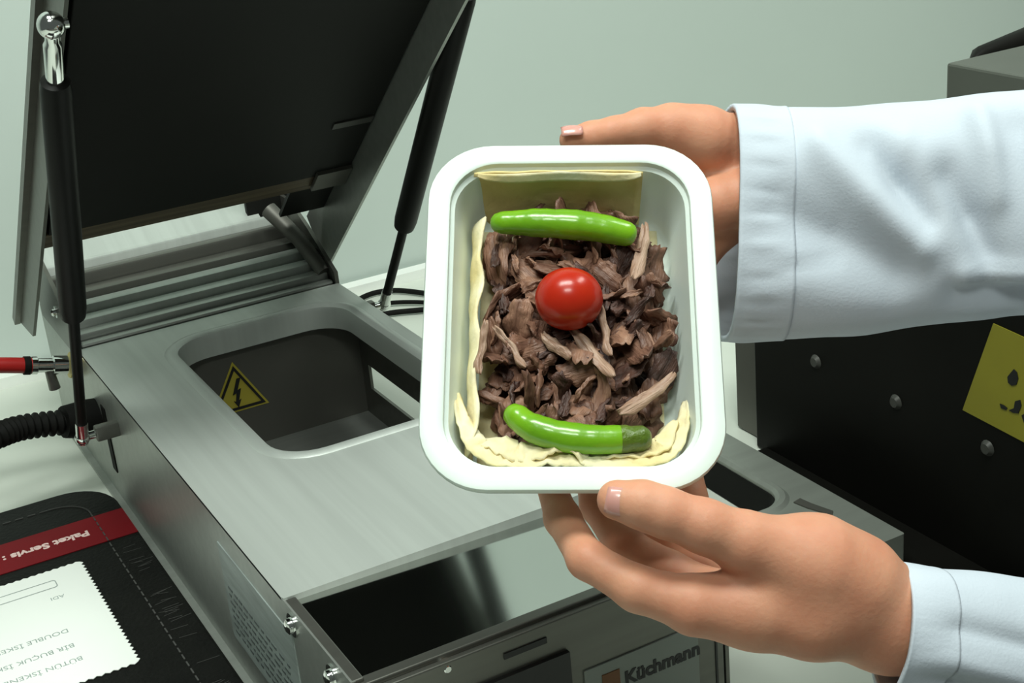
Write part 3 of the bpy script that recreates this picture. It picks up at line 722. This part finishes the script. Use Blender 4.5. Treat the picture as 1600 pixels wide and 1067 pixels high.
def hand_mesh(name, groups, ks, base, parent, carve=(), h=.0015):
    allp = np.array([p for g in groups + [base[0]] for p in g[0]]) if False else None
    pts = np.concatenate([np.array(g[0]) for g in groups] + [np.array(c[0]) for c in base]); 
    F_ = Field(pts.min(0) - .035, pts.max(0) + .035, h)
    B = None
    for p_, r_ in base:
        f = F_.chain(p_, r_, .010); B = f if B is None else smin(B, f, .009)
    D = B
    for (p_, r_), k in zip(groups, ks): D = smin(D, F_.chain(p_, r_), k)
    for p_, r_, dep in carve:                    # skin creases: shallow grooves
        f = F_.chain(p_, [r_] * len(p_)); D = np.maximum(D, -smin(f, f, .001) if dep is None else np.where(f < 0, D - f * 0 + np.minimum(-f, dep), D))
    V, Q = nets(D, F_.lo, h)
    # light Laplacian smoothing
    E_ = np.concatenate([Q[:, [0, 1]], Q[:, [1, 2]], Q[:, [2, 3]], Q[:, [3, 0]]]); E_ = np.concatenate([E_, E_[:, ::-1]])
    for _ in range(3):
        S = np.zeros_like(V); np.add.at(S, E_[:, 0], V[E_[:, 1]]); c = np.bincount(E_[:, 0], minlength=len(V))[:, None]; V = V * .45 + S / c * .55
    p = wloc(parent); V = V - np.array([p.x, p.y, p.z - H])
    me = bpy.data.meshes.new(name); me.from_pydata(V.tolist(), [], Q.tolist()); me.materials.append(MATS['skin'])
    for f in me.polygons: f.use_smooth = True
    o = bpy.data.objects.new(name, me); COL.objects.link(o); o.parent = parent
    return o
pe = empty('person', C(1650, 1500, 1.0)); tag(pe, 'person in a white coat holding out the food tray with both hands', 'person')

# lower hand: thumb on the front of the rim, fingers under the tray
thumb = ([C(964, 781, .688), C(1005, 789, .686), C(1040, 801, .685), C(1100, 822, .686), C(1165, 848, .690), C(1270, 890, .700)], [.0096, .0112, .0116, .0126, .0146, .0215])
index = ([C(858, 752, .762), C(879, 810, .736), C(917, 874, .708), C(996, 920, .698), C(1085, 945, .696)], [.0075, .0090, .0094, .0108, .0135])
middle = ([C(915, 725, .783), C(934, 790, .768), C(975, 852, .742), C(1045, 895, .728), C(1110, 930, .722)], [.0076, .0090, .0096, .0108, .0130])
ring = ([C(995, 715, .792), C(1005, 780, .785), C(1035, 840, .765), C(1085, 880, .752), C(1140, 915, .743)], [.0074, .0088, .0094, .0105, .0125])
little = ([C(1078, 722, .785), C(1082, 775, .778), C(1100, 830, .770), C(1130, 868, .764), C(1175, 905, .758)], [.0064, .0074, .0080, .0090, .0115])
WR = C(1388, 968, .714)
base = [([C(1085, 945, .696), C(1180, 950, .700), C(1270, 960, .702), WR], [.0150, .0185, .0200, .0218]),
        ([C(1110, 930, .722), C(1250, 950, .722), WR], [.0130, .0180, .0215]),
        ([C(1140, 915, .743), C(1260, 940, .738), WR], [.0125, .0165, .0210]),
        ([C(1175, 905, .758), C(1280, 935, .748), WR], [.0115, .0165, .0210]),
        ([C(1165, 848, .690), C(1270, 884, .700), C(1330, 915, .706), WR], [.0140, .0235, .0240, .0218]),
        ([WR, C(1480, 985, .722), C(1600, 1005, .735)], [.0222, .0225, .0240])]
carve = []
hd = hand_mesh('hand', [thumb, index, middle, ring, little], [.003, .003, .003, .003, .003], base, pe, carve)
hd['label'] = 'hand with thumb on the lower rim of the tray'
def nail(c, u, v, n, w_, l_, parent, name='thumb_nail'):
    bm = bmesh.new(); u = Vector(n_(u)); n = Vector(n_(n)); v = n.cross(u).normalized(); n = u.cross(v).normalized(); c = Vector(c)
    rows = []
    for i in range(9):
        s = i / 8 * 2 - 1; row = []
        for j in range(9):
            t = j / 8 * 2 - 1; wd = w_ * (1 - .30 * max(0, -s) ** 3 - .12 * max(0, s) ** 4)
            row.append(bm.verts.new(c + u * (s * l_) + v * (t * wd) - n * (.0022 * t * t + .0008 * s * s)))
        rows.append(row)
    for a, b in zip(rows, rows[1:]):
        for k in range(8): bm.faces.new((a[k], a[k + 1], b[k + 1], b[k]))
    o = obj(name, bm, 'nail', None, 180)
    pv = wloc(parent); wl = o.location.copy(); o.parent = parent; o.location = wl - pv
    md = o.modifiers.new('s', 'SOLIDIFY'); md.thickness = .0008; md.offset = 0
    return o
camf = RM @ np.array([0, 0, -1.])
camup = RM @ np.array([0, -1., 0]); camr = RM @ np.array([1., 0, 0])
nail(C(971, 783, .688) + (camf * .99 + camup * .05 - camr * .10) * .0099, n_(np.array(C(964, 781, .688)) - np.array(C(1005, 789, .686))) , None, camf * .97 + camup * .06 - camr * .16, .0064, .0072, hd)

# upper hand: thumb along the top edge, fingers behind the tray
thumb = ([C(893, 219, .806), C(925, 213, .808), C(960, 207, .811), C(1005, 200, .816), C(1050, 202, .822), C(1100, 216, .828)], [.0070, .0080, .0085, .0108, .0130, .0165])
fing = []
for k, (y0, y1, y2, rs) in enumerate(((300, 318, 322, 1.), (335, 358, 368, 1.05), (372, 398, 412, 1.), (405, 432, 448, .86))):
    fing.append(([C(1086, y0, .842), C(1040, (y0 + y1) / 2, .848), C(985, y1, .846), C(930 + 14 * (k == 3), y2, .838)], [.0120 * rs, .0096 * rs, .0090 * rs, .0078 * rs]))
WR2 = C(1165, 243, .846)
base = [([C(1050, 202, .822), C(1095, 216, .828), WR2, C(1240, 280, .850), C(1330, 310, .850)], [.0130, .0162, .0222, .0240, .0260])]
for k, y0 in enumerate((300, 335, 372, 405)):
    base.append(([C(1086, y0, .842), C(1128, 290 + k * 14, .842), C(1185, 280 + k * 6, .845)], [.0118, .0160, .0180]))
lowm = ([C(1085, 322, .826), C(1120, 318, .822), C(1165, 309, .824), C(1210, 305, .835)], [.0135, .0145, .0160, .0165])
hd2 = hand_mesh('hand', [thumb, lowm] + fing, [.006, .0025, .004, .004, .004, .004], base, pe)
hd2['label'] = 'hand with thumb along the upper edge of the tray'
nail(C(893, 213, .802) + (camup * .0045 + camf * .0040), -camr + camup * -.05, None, camup * .8 + camf * .6, .0050, .0058, hd2)

# ------------------------------------------------------------------ coat sleeves
def sleeve(name, axis, ru, rdp, folds, seed, label, nth=96, ns=90, ripple=.0012, cuffw=.03, sq=2.):
    A = [np.array(p) for p in axis]; S = spl(A, 12); L_ = [0]
    for a, b in zip(S, S[1:]): L_.append(L_[-1] + np.linalg.norm(b - a))
    S = np.array(S); L_ = np.array(L_); tot = L_[-1]
    def point(sl, th_):
        c = np.array([np.interp(sl, L_, S[:, i]) for i in range(3)])
        t = n_(np.array([np.interp(min(sl + .004, tot), L_, S[:, i]) for i in range(3)]) - np.array([np.interp(max(sl - .004, 0), L_, S[:, i]) for i in range(3)]))
        u = n_(camup - t * camup.dot(t)); f = np.cross(t, u); f = f if f.dot(camf) > 0 else -f
        a = np.interp(sl / tot, np.linspace(0, 1, len(ru)), ru); b = np.interp(sl / tot, np.linspace(0, 1, len(rdp)), rdp)
        d = 0.
        for (s0, t0, s1, t1, wd, amp) in folds:      # a fold is a ridge (or valley) along a segment in (length, angle) space
            thw = (th_ + math.pi) % (2 * math.pi) - math.pi; ax_, ay = s0, t0 * .055; bx_, by = s1, t1 * .055; dx, dy = bx_ - ax_, by - ay; qx, qy = sl - ax_, thw * .055 - ay
            tt = (qx * dx + qy * dy) / (dx * dx + dy * dy); tc = min(1, max(0, tt)); dd = math.hypot(qx - tc * dx, qy - tc * dy)
            d += amp * math.exp(-(dd / wd) ** 2) * (1 - .35 * abs(2 * tc - 1))
        fade = min(1, sl / cuffw)
        d *= min(1, .25 + .75 * fade)
        d += .0022 * fade * fbm(sl * 1., math.cos(th_) * .05, math.sin(th_) * .05 + seed, 26)
        d += ripple * math.sin(th_ * 34 + seed) * math.exp(-((sl - cuffw * .45) / (cuffw * .35)) ** 2)
        sn, cs = math.sin(th_), math.cos(th_); q_e = (abs(sn) ** sq + abs(cs) ** sq) ** (-1 / sq)
        return c + (u * sn * (a + d) + f * cs * (b + d)) * q_e
    p0 = wloc(pe); off_ = np.array([p0.x, p0.y, p0.z - H])
    def part(nm, s0, s1, n_s, extra=0., par=None):
        bm = bmesh.new(); rows = []
        for i in range(n_s + 1):
            sl = s0 + (s1 - s0) * i / n_s; rows.append([bm.verts.new(point(sl, 2 * math.pi * k / nth)) for k in range(nth)])
        for a, b in zip(rows, rows[1:]):
            for k in range(nth): bm.faces.new((a[k], a[(k + 1) % nth], b[(k + 1) % nth], b[k]))
        o = obj(nm, bm, 'cloth', pe if par is None else par, 180)
        md = o.modifiers.new('s', 'SOLIDIFY'); md.thickness = .0016 + extra; md.offset = 0
        return o
    sl_ = part(name, cuffw, tot, ns); sl_['label'] = label
    part('cuff', 0, cuffw + .002, 16, .0016, sl_)
    return sl_
PI = math.pi
# angle 0 faces the camera, PI/2 is up
sleeve('coat_sleeve', [C(1134, 350, .850), C(1250, 352, .850), C(1400, 340, .846), C(1560, 322, .840), C(1720, 310, .829), C(1850, 302, .812)], [.0665, .0650, .0635, .0625, .063, .065], [.050, .050, .050, .050, .050, .05],
       [(.021, .09, .086, -.50, .014, -.0110), (.049, .55, .101, -.29, .009, .0100), (.079, .57, .105, -.12, .007, -.0080), (.090, .60, .105, .45, .012, .0060), (.120, .24, .138, -.50, .009, -.0110), (.142, .75, .144, .05, .008, .0080),
        (.123, -.60, .20, -.72, .005, .0060), (.120, -.78, .20, -.90, .009, -.0060), (.0, -.45, .056, -.38, .003, -.0025), (.165, .6, .185, -.2, .010, -.008), (.185, .7, .20, -.2, .010, .008)],
       3.1, 'wide white sleeve behind the tray', sq=2.8)
sleeve('coat_sleeve', [C(1392, 982, .712), C(1450, 990, .714), C(1600, 1012, .730), C(1800, 1035, .76), C(2000, 1060, .80)], [.0312, .0330, .0350, .039, .044], [.0310, .033, .036, .040, .045],
       [(.02, .25, .12, -.1, .010, -.0035), (.015, -.25, .10, -.55, .009, .003), (.01, -.6, .12, -.9, .010, -.0035)], 8.7, 'white sleeve with turned cuff below the tray', cuffw=.016, ripple=.0001)
